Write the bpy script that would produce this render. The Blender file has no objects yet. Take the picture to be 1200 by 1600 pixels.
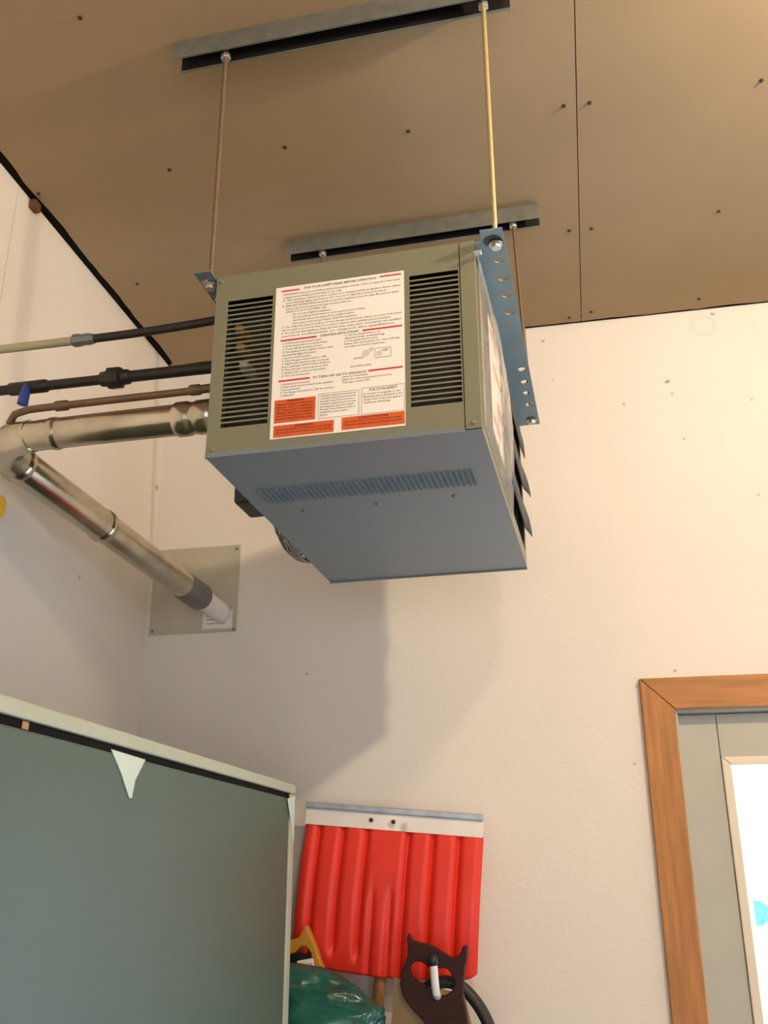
import bpy, bmesh, math, random
from mathutils import Vector, Matrix, noise

# ------------------------------------------------------------------ camera, world, lights, exposure
S = bpy.context.scene
COL = S.collection
random.seed(7)
PI = math.pi

cam_d = bpy.data.cameras.new('camera')
cam = bpy.data.objects.new('camera', cam_d)
COL.objects.link(cam)
cR = Vector((0.97993449, 0.1993063, -0.00232206))
cU = Vector((0.07302236, -0.34814225, 0.93459334))
cF = Vector((-0.18546194, 0.91600981, 0.35571041))
cam.matrix_world = Matrix(((cR.x, cU.x, -cF.x, 0), (cR.y, cU.y, -cF.y, 0), (cR.z, cU.z, -cF.z, 1.5), (0, 0, 0, 1)))
cam_d.sensor_fit = 'VERTICAL'
cam_d.sensor_height = 24.0
cam_d.lens = 24.0 * 1502.39 / 1600.0
cam_d.clip_start = 0.05
S.camera = cam

W = bpy.data.worlds.new('world')
S.world = W
W.use_nodes = True
W.node_tree.nodes['Background'].inputs['Color'].default_value = (0.80, 0.90, 1.0, 1)
W.node_tree.nodes['Background'].inputs['Strength'].default_value = 1.6

S.view_settings.view_transform = 'Standard'
S.view_settings.look = 'None'
S.view_settings.gamma = 1.0
S.view_settings.use_curve_mapping = False
S.view_settings.exposure = 0.42


def lamp(name, loc, power, color, radius):
    d = bpy.data.lights.new(name, 'POINT')
    d.energy = power
    d.color = color
    d.shadow_soft_size = radius
    o = bpy.data.objects.new(name, d)
    o.location = loc
    COL.objects.link(o)
    return o


def area(name, loc, direction, sx, sy, power, color):
    d = bpy.data.lights.new(name, 'AREA')
    d.shape = 'RECTANGLE'
    d.size, d.size_y = sx, sy
    d.energy = power
    d.color = color
    o = bpy.data.objects.new(name, d)
    o.location = loc
    o.rotation_euler = Vector(direction).to_track_quat('-Z', 'Z').to_euler()
    COL.objects.link(o)
    return o


lamp('bulb_light', (0.90, 0.98, 2.865), 58.0, (1.0, 0.77, 0.54), 0.03)
lamp('bulb_light', (0.46, -0.25, 2.90), 24.0, (1.0, 0.78, 0.54), 0.04)
# daylight through the door's window and through the open garage door behind the camera
area('window_daylight', (0.70, 2.72, 1.15), (-0.25, -1, 0.25), 0.75, 1.3, 26.0, (0.58, 0.78, 1.0))
area('garage_daylight', (1.2, -3.15, 1.1), (0, 1, 0.12), 3.0, 2.1, 14.0, (0.97, 0.94, 1.0))
area('side_fill_light', (3.3, 0.6, 1.35), (-1, 0.05, 0.1), 1.6, 1.1, 9.5, (0.80, 0.90, 1.0))  # added cool fill light; the right wall has no window


# ------------------------------------------------------------------ materials
def srgb(r, g, b):
    f = lambda c: (c / 255 / 12.92) if c / 255 <= 0.04045 else ((c / 255 + 0.055) / 1.055) ** 2.4
    return (f(r), f(g), f(b), 1)


def mat(name, col, rough=0.5, metal=0.0, var=0.06, scale=8.0, bump=0.0, bscale=60.0, spec=0.5, stretch=None):
    m = bpy.data.materials.new(name)
    m.use_nodes = True
    nt = m.node_tree
    b = nt.nodes['Principled BSDF']
    b.inputs['Roughness'].default_value = rough
    b.inputs['Metallic'].default_value = metal
    b.inputs['Specular IOR Level'].default_value = spec
    tc = nt.nodes.new('ShaderNodeTexCoord')
    vec = tc.outputs['Object']
    if stretch:
        mp = nt.nodes.new('ShaderNodeMapping')
        mp.inputs['Scale'].default_value = stretch
        nt.links.new(vec, mp.inputs['Vector'])
        vec = mp.outputs['Vector']
    n = nt.nodes.new('ShaderNodeTexNoise')
    n.inputs['Scale'].default_value = scale
    n.inputs['Detail'].default_value = 4.0
    nt.links.new(vec, n.inputs['Vector'])
    r = nt.nodes.new('ShaderNodeValToRGB')
    c = col
    r.color_ramp.elements[0].position = 0.3
    r.color_ramp.elements[1].position = 0.7
    r.color_ramp.elements[0].color = (c[0] * (1 - var), c[1] * (1 - var), c[2] * (1 - var), 1)
    r.color_ramp.elements[1].color = (min(1, c[0] * (1 + var)), min(1, c[1] * (1 + var)), min(1, c[2] * (1 + var)), 1)
    nt.links.new(n.outputs['Fac'], r.inputs['Fac'])
    nt.links.new(r.outputs['Color'], b.inputs['Base Color'])
    if bump:
        n2 = nt.nodes.new('ShaderNodeTexNoise')
        n2.inputs['Scale'].default_value = bscale
        n2.inputs['Detail'].default_value = 3.0
        nt.links.new(vec, n2.inputs['Vector'])
        bp = nt.nodes.new('ShaderNodeBump')
        bp.inputs['Strength'].default_value = bump
        bp.inputs['Distance'].default_value = 0.004
        nt.links.new(n2.outputs['Fac'], bp.inputs['Height'])
        nt.links.new(bp.outputs['Normal'], b.inputs['Normal'])
    return m


def add_spots(m, spots, axis=(0, 2), dark=(0.2, 0.18, 0.15, 1)):
    """small stains and dents of a wall, each at its own place on the wall"""
    nt = m.node_tree
    b = nt.nodes['Principled BSDF']
    src = b.inputs['Base Color'].links[0].from_socket
    tc = nt.nodes.new('ShaderNodeTexCoord')
    nz = nt.nodes.new('ShaderNodeTexNoise')
    nz.inputs['Scale'].default_value = 60
    nt.links.new(tc.outputs['Object'], nz.inputs['Vector'])
    vm = nt.nodes.new('ShaderNodeVectorMath')
    vm.operation = 'MULTIPLY_ADD'
    nt.links.new(nz.outputs['Color'], vm.inputs[0])
    vm.inputs[1].default_value = (0.012, 0.012, 0.012)
    nt.links.new(tc.outputs['Object'], vm.inputs[2])
    acc = None
    for (x, y, z, rad, amt, ring) in spots:
        d = nt.nodes.new('ShaderNodeVectorMath')
        d.operation = 'DISTANCE'
        nt.links.new(vm.outputs[0], d.inputs[0])
        d.inputs[1].default_value = (x + .006, y + .006, z + .006)
        val = d.outputs['Value']
        if ring:
            s = nt.nodes.new('ShaderNodeMath'); s.operation = 'SUBTRACT'
            nt.links.new(val, s.inputs[0]); s.inputs[1].default_value = ring
            a = nt.nodes.new('ShaderNodeMath'); a.operation = 'ABSOLUTE'
            nt.links.new(s.outputs[0], a.inputs[0]); val = a.outputs[0]
        mr = nt.nodes.new('ShaderNodeMapRange')
        mr.inputs['From Min'].default_value = rad
        mr.inputs['From Max'].default_value = rad * 0.4
        mr.inputs['To Max'].default_value = amt
        nt.links.new(val, mr.inputs['Value'])
        if acc is None:
            acc = mr.outputs[0]
        else:
            mx = nt.nodes.new('ShaderNodeMath'); mx.operation = 'MAXIMUM'
            nt.links.new(acc, mx.inputs[0]); nt.links.new(mr.outputs[0], mx.inputs[1])
            acc = mx.outputs[0]
    mix = nt.nodes.new('ShaderNodeMix')
    mix.data_type = 'RGBA'
    nt.links.new(acc, mix.inputs['Factor'])
    nt.links.new(src, mix.inputs['A'])
    mix.inputs['B'].default_value = dark
    nt.links.new(mix.outputs['Result'], b.inputs['Base Color'])


M = {}
M['wall'] = mat('cream_wall_paint', (0.79, 0.745, 0.68, 1), 0.7, var=0.02, scale=3, bump=0.25, bscale=70)
M['wall_left'] = mat('cream_side_wall_paint', (0.79, 0.745, 0.68, 1), 0.7, var=0.03, scale=3, bump=0.2, bscale=50)
M['ceil'] = mat('tan_ceiling_board', (0.365, 0.262, 0.150, 1), 0.8, var=0.05, scale=2.5, bump=0.1)
M['void'] = mat('gap_shade_black', (0.008, 0.006, 0.005, 1), 0.9, spec=0.1)  # near-black colour painting the shade inside gaps
M['floor'] = mat('concrete', (0.36, 0.34, 0.31, 1), 0.8, var=0.15, scale=4, bump=0.2)
M['heater'] = mat('beige_grey_enamel', (0.190, 0.188, 0.120, 1), 0.42, var=0.02, scale=20, bump=0.04, bscale=200)
M['bottom'] = mat('daylight_tinted_enamel', (0.172, 0.198, 0.206, 1), 0.36, var=0.02, scale=20, bump=0.04, bscale=200)  # same enamel, with the window's bluish daylight put into the colour
M['inner'] = mat('shaded_inside', (0.012, 0.009, 0.007, 1), 0.7)  # near-black colour for the shade inside heater and channels
M['brass'] = mat('old_brass', (0.45, 0.28, 0.10, 1), 0.35, 0.8)
M['galv'] = mat('galvanised_steel', (0.22, 0.225, 0.195, 1), 0.42, 0.5, var=0.15, scale=30)
M['bracket'] = mat('daylight_tinted_steel', (0.165, 0.23, 0.25, 1), 0.4, 0.15, var=0.08, scale=15)  # blue of the daylight from below mixed into the steel colour
M['flue'] = mat('shiny_flue_metal', (0.50, 0.45, 0.355, 1), 0.2, 0.97, var=0.2, scale=14, bump=0.25, bscale=10)
M['collar'] = mat('dull_grey_metal', (0.20, 0.20, 0.19, 1), 0.45, 0.6)
M['whitetape'] = mat('white_tape', (0.78, 0.76, 0.74, 1), 0.6)
M['blackpipe'] = mat('black_iron_pipe', (0.022, 0.016, 0.012, 1), 0.45, 0.2)
M['conduit'] = mat('grey_conduit', (0.40, 0.36, 0.23, 1), 0.45, 0.4)
M['copper'] = mat('brown_pipe', (0.17, 0.10, 0.05, 1), 0.4, 0.4, var=0.2, scale=20)
M['blue'] = mat('blue_plastic', (0.02, 0.06, 0.28, 1), 0.4)
M['yellow'] = mat('yellow_plastic', (0.9, 0.55, 0.02, 1), 0.4)
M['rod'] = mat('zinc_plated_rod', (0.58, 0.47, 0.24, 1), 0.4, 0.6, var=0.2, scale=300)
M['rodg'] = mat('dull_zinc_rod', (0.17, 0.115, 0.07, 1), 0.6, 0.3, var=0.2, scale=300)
M['nut'] = mat('zinc_nut', (0.55, 0.52, 0.50, 1), 0.35, 0.7)
M['screw'] = mat('dark_screw', (0.03, 0.022, 0.015, 1), 0.5)
M['label'] = mat('white_label_paper', (0.86, 0.82, 0.75, 1), 0.45, var=0.01)
M['ink'] = mat('grey_ink', (0.16, 0.14, 0.13, 1), 0.6)
M['red_ink'] = mat('red_ink', (0.62, 0.015, 0.03, 1), 0.5)
M['orange'] = mat('orange_ink', (0.62, 0.10, 0.015, 1), 0.5)
M['brown_ink'] = mat('brown_ink', (0.24, 0.03, 0.005, 1), 0.6)
M['blade'] = mat('shaded_louver_steel', (0.013, 0.015, 0.020, 1), 0.5, 0.0)  # grey-blue metal darkened: the blades' shade is in the colour
M['black'] = mat('black_plastic', (0.012, 0.012, 0.013, 1), 0.4)
M['wire'] = mat('guard_wire', (0.20, 0.19, 0.18, 1), 0.35, 0.7)
M['oak'] = mat('oak_stain', (0.42, 0.178, 0.042, 1), 0.5, var=0.22, scale=6, bump=0.12, bscale=30, stretch=(14, 14, 1.2))
M['oak_h'] = mat('oak_stain_flat', (0.42, 0.178, 0.042, 1), 0.5, var=0.22, scale=6, bump=0.12, bscale=30, stretch=(1.2, 14, 14))
M['door'] = mat('grey_door_paint', (0.45, 0.445, 0.385, 1), 0.5, var=0.03)
M['lite'] = mat('cream_frame', (0.76, 0.69, 0.56, 1), 0.5, var=0.02)
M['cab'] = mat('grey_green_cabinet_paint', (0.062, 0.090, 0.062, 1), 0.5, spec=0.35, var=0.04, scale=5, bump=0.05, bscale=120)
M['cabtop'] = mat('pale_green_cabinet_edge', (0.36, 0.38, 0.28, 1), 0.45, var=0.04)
M['paper'] = mat('pale_tape', (0.50, 0.57, 0.50, 1), 0.5)
M['redp'] = mat('red_plastic', (0.80, 0.034, 0.014, 1), 0.4, var=0.05, scale=10, bump=0.05, bscale=90)
M['strip'] = mat('pale_wear_strip', (0.90, 0.84, 0.78, 1), 0.45, 0.0)
M['stripedge'] = mat('silver_strip_edge', (0.50, 0.54, 0.64, 1), 0.35, 0.5, var=0.15, scale=30)
M['pole'] = mat('wooden_pole', (0.36, 0.17, 0.06, 1), 0.5, var=0.2)
M['sawwood'] = mat('dark_saw_handle_wood', (0.034, 0.009, 0.006, 1), 0.5, spec=0.25, var=0.25, scale=12, stretch=(3, 3, 14))
M['rust'] = mat('rusty_saw_blade', (0.25, 0.165, 0.08, 1), 0.55, 0.2, var=0.15, scale=18)
M['rubber'] = mat('black_rubber', (0.018, 0.017, 0.014, 1), 0.5)
M['mustard'] = mat('mustard_plastic', (0.50, 0.24, 0.02, 1), 0.5, var=0.1)
M['card'] = mat('cardboard', (0.32, 0.22, 0.12, 1), 0.8)
M['wood'] = mat('plain_pine', (0.42, 0.29, 0.16, 1), 0.6, var=0.15, stretch=(1, 10, 10))
M['chip'] = mat('wood_chip', (0.16, 0.06, 0.02, 1), 0.7)
M['plate'] = mat('dull_sheet_metal', (0.50, 0.47, 0.375, 1), 0.5, 0.1, var=0.05)


def glassy(name, col, transp, rough=0.05, bump=0.0, bscale=20, diff=None):
    m = bpy.data.materials.new(name)
    m.use_nodes = True
    nt = m.node_tree
    nt.nodes.clear()
    out = nt.nodes.new('ShaderNodeOutputMaterial')
    t = nt.nodes.new('ShaderNodeBsdfTransparent')
    t.inputs['Color'].default_value = col
    p = nt.nodes.new('ShaderNodeBsdfPrincipled')
    p.inputs['Base Color'].default_value = diff or col
    p.inputs['Roughness'].default_value = rough
    mx = nt.nodes.new('ShaderNodeMixShader')
    mx.inputs[0].default_value = transp
    nt.links.new(p.outputs[0], mx.inputs[1])
    nt.links.new(t.outputs[0], mx.inputs[2])
    nt.links.new(mx.outputs[0], out.inputs['Surface'])
    if bump:
        n = nt.nodes.new('ShaderNodeTexNoise')
        n.inputs['Scale'].default_value = bscale
        tc = nt.nodes.new('ShaderNodeTexCoord')
        nt.links.new(tc.outputs['Object'], n.inputs['Vector'])
        b = nt.nodes.new('ShaderNodeBump')
        b.inputs['Strength'].default_value = bump
        b.inputs['Distance'].default_value = 0.01
        nt.links.new(n.outputs['Fac'], b.inputs['Height'])
        nt.links.new(b.outputs['Normal'], p.inputs['Normal'])
    return m


M['glass'] = glassy('window_glass', (0.97, 0.99, 1, 1), 0.94, 0.03)
M['cyan'] = glassy('cyan_window_paint', (0.25, 0.85, 0.9, 1), 0.85, 0.5)
M['film'] = glassy('clear_plastic_film', (0.93, 0.93, 0.9, 1), 0.64, 0.14, 0.9, 22, (0.60, 0.58, 0.53, 1))
M['greenbag'] = mat('green_plastic_bag', (0.008, 0.075, 0.058, 1), 0.22, var=0.55, scale=9, bump=0.9, bscale=14)

add_spots(M['wall'], [
    (0.305, 2.5, 2.80, .008, .8, 0), (0.18, 2.5, 2.74, .005, .7, 0), (0.315, 2.5, 2.76, .006, .5, 0),
    (0.42, 2.5, 2.965, .004, .13, .030), (0.45, 2.5, 3.0, .008, .6, 0), (-0.03, 2.5, 2.97, .007, .6, 0),
    (0.52, 2.5, 2.72, .005, .6, 0), (0.50, 2.5, 2.44, .006, .5, 0), (0.24, 2.5, 1.985, .006, .6, 0),
    (0.14, 2.5, 1.95, .005, .5, 0), (0.12, 2.5, 1.76, .006, .4, 0), (-0.72, 2.5, 2.02, .005, .6, 0),
    (-0.01, 2.5, 2.84, .004, .5, 0), (0.33, 2.5, 2.62, .006, .5, 0),
    (-0.47, 2.5, 1.62, .008, .45, 0), (-0.44, 2.5, 1.625, .007, .4, 0)])
add_spots(M['wall_left'], [(-1.2, 2.486, 2.598, .012, .7, 0), (-1.2, 1.9, 2.62, .008, .3, 0), (-1.2, 2.1, 2.2, .008, .4, 0)])
add_spots(M['strip'], [(0.21, -.006, .01, .012, .5, 0), (0.24, -.006, .005, .014, .5, 0)], dark=(0.3, 0.22, 0.12, 1))


# ------------------------------------------------------------------ mesh helpers
class MB:
    def __init__(s):
        s.bm = bmesh.new()

    def box(s, lo, hi, rot=None, c=None):
        x0, y0, z0 = lo
        x1, y1, z1 = hi
        vs = [Vector(p) for p in ((x0, y0, z0), (x1, y0, z0), (x1, y1, z0), (x0, y1, z0),
                                  (x0, y0, z1), (x1, y0, z1), (x1, y1, z1), (x0, y1, z1))]
        if rot is not None:
            c = Vector(c) if c is not None else (vs[0] + vs[6]) / 2
            vs = [c + rot @ (v - c) for v in vs]
        v = [s.bm.verts.new(p) for p in vs]
        for f in ((0, 3, 2, 1), (4, 5, 6, 7), (0, 1, 5, 4), (1, 2, 6, 5), (2, 3, 7, 6), (3, 0, 4, 7)):
            s.bm.faces.new([v[i] for i in f])
        return s

    def tube(s, pts, r, n=16, cap=True):
        pts = [Vector(p) for p in pts]
        rs = r if isinstance(r, (list, tuple)) else [r] * len(pts)
        t0 = (pts[1] - pts[0]).normalized()
        up = Vector((0, 0, 1)) if abs(t0.z) < 0.9 else Vector((1, 0, 0))
        a = t0.cross(up).normalized()
        rings = []
        for i, p in enumerate(pts):
            if i == 0: t = t0
            elif i == len(pts) - 1: t = (pts[i] - pts[i - 1]).normalized()
            else:
                t = ((pts[i + 1] - p).normalized() + (p - pts[i - 1]).normalized())
                t = t.normalized() if t.length > 1e-9 else (pts[i + 1] - p).normalized()
            a = (a - t * a.dot(t)).normalized()
            b = t.cross(a)
            rings.append([s.bm.verts.new(p + (a * math.cos(2 * PI * k / n) + b * math.sin(2 * PI * k / n)) * rs[i]) for k in range(n)])
        for i in range(len(rings) - 1):
            for k in range(n):
                s.bm.faces.new((rings[i][k], rings[i][(k + 1) % n], rings[i + 1][(k + 1) % n], rings[i + 1][k]))
        if cap:
            s.bm.faces.new(rings[0][::-1])
            s.bm.faces.new(rings[-1])
        return s

    def prism(s, poly, f, d):
        """polygon (2d list) mapped by f(u, v, w) and given depth d along w"""
        a = [s.bm.verts.new(f(u, v, 0)) for u, v in poly]
        b = [s.bm.verts.new(f(u, v, d)) for u, v in poly]
        n = len(poly)
        s.bm.faces.new(a[::-1])
        s.bm.faces.new(b)
        for i in range(n):
            s.bm.faces.new((a[i], a[(i + 1) % n], b[(i + 1) % n], b[i]))
        return s

    def grid(s, nu, nv, f):
        v = [[s.bm.verts.new(f(i / nu, j / nv)) for j in range(nv + 1)] for i in range(nu + 1)]
        for i in range(nu):
            for j in range(nv):
                s.bm.faces.new((v[i][j], v[i + 1][j], v[i + 1][j + 1], v[i][j + 1]))
        return s

    def build(s, name, m, parent=None, bevel=0.0, smooth=False, solid=0.0, seg=2):
        bmesh.ops.recalc_face_normals(s.bm, faces=s.bm.faces)
        me = bpy.data.meshes.new(name)
        s.bm.to_mesh(me)
        s.bm.free()
        me.materials.append(m)
        if smooth:
            me.polygons.foreach_set('use_smooth', [True] * len(me.polygons))
            me.set_sharp_from_angle(angle=math.radians(40))
        o = bpy.data.objects.new(name, me)
        COL.objects.link(o)
        if parent: o.parent = parent
        if solid:
            md = o.modifiers.new('thickness', 'SOLIDIFY')
            md.thickness = solid
            md.offset = 0
        if bevel:
            md = o.modifiers.new('bevel', 'BEVEL')
            md.width = bevel
            md.segments = seg
            md.limit_method = 'ANGLE'
        return o


def empty(name, loc=(0, 0, 0), rz=0.0):
    o = bpy.data.objects.new(name, None)
    o.empty_display_size = 0.05
    o.location = loc
    o.rotation_euler = (0, 0, rz)
    COL.objects.link(o)
    return o


def tag(o, label, cat=None, group=None):
    o['label'] = label
    if cat: o['category'] = cat
    if group: o['group'] = group
    return o


def struct(o, label=None, cat=None):
    o['kind'] = 'structure'
    if label: o['label'] = label
    if cat: o['category'] = cat
    return o


def world_poly(u, v, w):
    return Vector((u, w, v))


# ------------------------------------------------------------------ the room
FZ = -0.145
CZ = 3.016
struct(MB().box((-1.35, -3.4, FZ - .1), (3.6, 2.7, FZ)).build('floor', M['floor']), 'grey concrete workshop floor', 'floor')

# back wall around the door opening
wb = empty('wall_back'); struct(wb, 'cream painted wall with the wood-trimmed door', 'wall')
DX0, DX1, DZ = 0.222, 1.142, 1.893
MB().box((-1.35, 2.5, FZ), (DX0, 2.64, 3.075)).build('wall_panel', M['wall'], wb)
MB().box((DX0, 2.5, DZ), (DX1, 2.64, 3.075)).build('wall_panel', M['wall'], wb)
MB().box((DX1, 2.5, FZ), (3.6, 2.64, 3.075)).build('wall_panel', M['wall'], wb)

wl = empty('wall_left'); struct(wl, 'cream painted side wall behind the flue pipe', 'wall')
MB().box((-1.35, -3.4, FZ), (-1.2, 0.406, 3.075)).build('wall_panel', M['wall_left'], wl)
MB().box((-1.35, 0.409, FZ), (-1.2, 1.626, 3.075)).build('wall_panel', M['wall_left'], wl)
MB().box((-1.35, 1.628, FZ), (-1.2, 2.5, 3.075)).build('wall_panel', M['wall_left'], wl)
struct(MB().box((3.4, -3.4, FZ), (3.6, 2.5, 3.075)).build('wall_right', M['wall']), 'cream wall on the right side', 'wall')
wr = MB()
wr.box((-1.2, -3.4, FZ), (-0.4, -3.2, 3.075)).box((2.8, -3.4, FZ), (3.4, -3.2, 3.075)).box((-0.4, -3.4, 2.25), (2.8, -3.2, 3.075))
struct(wr.build('wall_rear', M['wall']), 'cream wall with the open garage doorway behind', 'wall')

# ceiling: boards with a ragged gap along the walls, dark void over them
ce = empty('ceiling'); struct(ce, 'tan board ceiling with screw heads and a joint', 'ceiling')
MB().box((-1.35, -3.4, 3.06), (3.6, 2.64, 3.12)).build('joist_cover', M['void'], ce)


def ceiling_panel(x0, x1, y0, y1, rag):
    n = 60
    mb = MB()
    poly = []
    for i in range(n + 1):
        x = x0 + (x1 - x0) * i / n
        w = 0.0
        if rag: w = -.010 + 0.007 * noise.noise(Vector((x * 9, 3, 1))) + 0.0035 * noise.noise(Vector((x * 45, 7, 2)))
        poly.append((x, y1 + w))
    for i in range(n + 1):
        y = y1 - .02 - (y1 - .02 - y0) * (i / n)
        poly.append((x1, y))
    for i in range(n + 1):
        y = y0 + (y1 - .02 - y0) * (i / n)
        w = 0.0
        if x0 < -1: w = .018 + 0.006 * noise.noise(Vector((y * 7, 1, 5))) + .003 * noise.noise(Vector((y * 40, 1, 5)))
        poly.append((x0 + w, y))
    mb.prism(poly, lambda u, v, w: Vector((u, v, CZ + w)), 0.014)
    return mb.build('ceiling_panel', M['ceil'], ce)


MB().box((-1.1999, -3.19, 3.0185), (-1.160, 2.4999, 3.0290)).build('gap_shade_strip', M['void'], ce)  # black strips laid in the gap to paint its shade
MB().box((-1.1598, 2.470, 3.0185), (3.395, 2.4999, 3.0290)).build('gap_shade_strip', M['void'], ce)
ceiling_panel(-1.195, 0.0835, 0.405, 2.4985, True)
ceiling_panel(0.0855, 1.304, 0.405, 2.4985, True)
ceiling_panel(1.307, 2.526, 0.405, 2.4985, True)
ceiling_panel(2.529, 3.395, 0.405, 2.4985, True)
ceiling_panel(-1.195, 0.0835, -3.19, 0.4025, False)
ceiling_panel(0.0855, 1.304, -3.19, 0.4025, False)
ceiling_panel(1.307, 2.526, -3.19, 0.4025, False)
ceiling_panel(2.529, 3.395, -3.19, 0.4025, False)
sc0 = MB().tube([(0, 0, .001), (0, 0, -.0025), (0, 0, -.004)], [.0046, .0042, .002], 12).build('screw_head', M['screw'], ce, smooth=True)
sp = [(-.275, 1.636), (-.552, 1.629), (-.832, 1.645), (-.829, 1.221), (.058, 1.629), (.111, 1.631), (.06, 2.055), (.114, 2.058),
      (.454, 1.64), (.418, 2.053), (.409, 2.438), (.113, 2.444), (.051, 2.462), (.76, 1.64), (.75, 2.05), (-1.168, 1.659), (-1.1, 2.05), (-.3, 2.45), (-.7, 2.45)]
for i, (x, y) in enumerate(sp):
    o = sc0 if i == 0 else sc0.copy()
    if i: COL.objects.link(o)
    o.location = (x, y, CZ)
tag(MB().box((-1.2, 1.672, 2.992), (-1.183, 1.700, 3.016)).build('wood_shim', M['chip'], bevel=.003),
    'small brown wood chip stuck in the gap between ceiling and left wall', 'shim')

# door, casing
tr = empty('trim_1'); struct(tr, 'oak coloured casing boards around the door', 'trim')
ox0, ix0, oz, iz = 0.1485, 0.2275, 1.966, 1.888
ox1, ix1 = 1.2155, 1.1365


def casing(poly, m):
    return MB().prism(poly, lambda u, v, w: Vector((u, 2.4995 - .017 + w, v)), 0.017).build('casing_board', m, tr, bevel=.0025)


casing([(ox0, FZ), (ix0, FZ), (ix0, iz), (ox0 + .0004, oz - .0004)], M['oak'])
casing([(ox0 + .001, oz), (ix0 + .001, iz + .0004), (ix1 - .001, iz + .0004), (ox1 - .001, oz)], M['oak_h'])
casing([(ix1, FZ), (ox1, FZ), (ox1 - .0004, oz - .0004), (ix1, iz)], M['oak'])
for lo, hi in (((DX0, 2.4995, FZ), (DX0 + .012, 2.64, 1.893)), ((DX1 - .012, 2.4995, FZ), (DX1, 2.64, 1.893)), ((DX0 + .012, 2.4995, 1.882), (DX1 - .012, 2.64, 1.893))):
    MB().box(lo, hi).build('jamb', M['door'], tr)

dr = empty('door_1', (DX0 + .012, 2.535, FZ)); struct(dr, 'grey painted door with a bright glass window', 'door')


def dbox(name, x0, x1, z0, z1, m, y0=2.535, y1=2.575, bev=.0015):
    d = Vector((DX0 + .012, 2.535, FZ))
    return MB().box(Vector((x0, y0, z0)) - d, Vector((x1, y1, z1)) - d).build(name, m, dr, bevel=bev)


DL, DRr, DT = 0.235, 1.129, 1.879
LX0, LX1, LZ0, LZ1 = 0.3285, 1.035, 0.30, 1.776
dbox('stile', DL, LX0 - .0015, FZ + .01, DT, M['door'])
dbox('stile', LX1 + .0015, DRr, FZ + .01, DT, M['door'])
dbox('rail', LX0, LX1, LZ1, DT, M['door'])
dbox('rail', LX0, LX1, FZ + .01, LZ0, M['door'])
d = Vector((DX0 + .012, 2.535, FZ))
for nm, poly in (('lite_frame', [(LX0, LZ0), (LX0 + .022, LZ0 + .022), (LX0 + .022, LZ1 - .022), (LX0, LZ1)]),
                 ('lite_frame', [(LX1, LZ0), (LX1 - .022, LZ0 + .022), (LX1 - .022, LZ1 - .022), (LX1, LZ1)]),
                 ('lite_frame', [(LX0 + .0005, LZ1), (LX0 + .0225, LZ1 - .022), (LX1 - .0225, LZ1 - .022), (LX1 - .0005, LZ1)]),
                 ('lite_frame', [(LX0 + .0005, LZ0), (LX0 + .0225, LZ0 + .022), (LX1 - .0225, LZ0 + .022), (LX1 - .0005, LZ0)])):
    MB().prism(poly, lambda u, v, w: Vector((u, 2.528 + w, v)) - d, .045).build(nm, M['lite'], dr, bevel=.003)
gl = MB().box(Vector((LX0 + .02, 2.548, LZ0 + .02)) - d, Vector((LX1 - .02, 2.552, LZ1 - .02)) - d).build('glass', M['glass'], dr)


def text_mesh(txt, size, f, name, m, parent, align='LEFT', bold=0.0, width=None):
    """flat lettering as a mesh: f(u, v) places it"""
    mb = bmesh.new()
    add_text(mb, txt, size, 0, 0, align, bold, width)
    for v in mb.verts: v.co = f(v.co.x, v.co.y)
    me = bpy.data.meshes.new(name)
    mb.to_mesh(me); mb.free()
    me.materials.append(m)
    o = bpy.data.objects.new(name, me)
    COL.objects.link(o)
    o.parent = parent
    return o


_tmp = []


def add_text(bm, txt, size, x, y, align='LEFT', bold=0.0, width=None):
    cu = bpy.data.curves.new('lettering', 'FONT')
    cu.body = txt
    cu.size = size
    cu.align_x = 'LEFT'
    cu.resolution_u = 1
    cu.offset = bold
    ob = bpy.data.objects.new('lettering', cu)
    COL.objects.link(ob)
    dg = bpy.context.evaluated_depsgraph_get()
    me = bpy.data.meshes.new_from_object(ob.evaluated_get(dg))
    xs = [v.co.x for v in me.vertices] or [0]
    wdt = max(xs) - min(xs)
    k = (width / wdt) if (width and wdt > 1e-6) else 1.0
    off = x - (min(xs) * k) - (wdt * k / 2 if align == 'CENTER' else (wdt * k if align == 'RIGHT' else 0))
    for v in me.vertices:
        v.co.x = v.co.x * k + off
        v.co.y += y
    bm.from_mesh(me)
    bpy.data.objects.remove(ob)
    bpy.data.curves.remove(cu)
    bpy.data.meshes.remove(me)


text_mesh('R', 0.068, lambda u, v: Vector((0.362 + u, 2.5474, 1.398 + v)) - d, 'lettering', M['cyan'], dr, bold=.004)
MB().prism([(.398 + .009 * math.cos(a / 10 * 2 * PI) * (1 + .25 * (a % 2)), 1.265 + .011 * math.sin(a / 10 * 2 * PI)) for a in range(10)],
           lambda u, v, w: Vector((u, 2.5474 + w, v)) - d, .0004).build('paint_mark', M['cyan'], dr)

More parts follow.
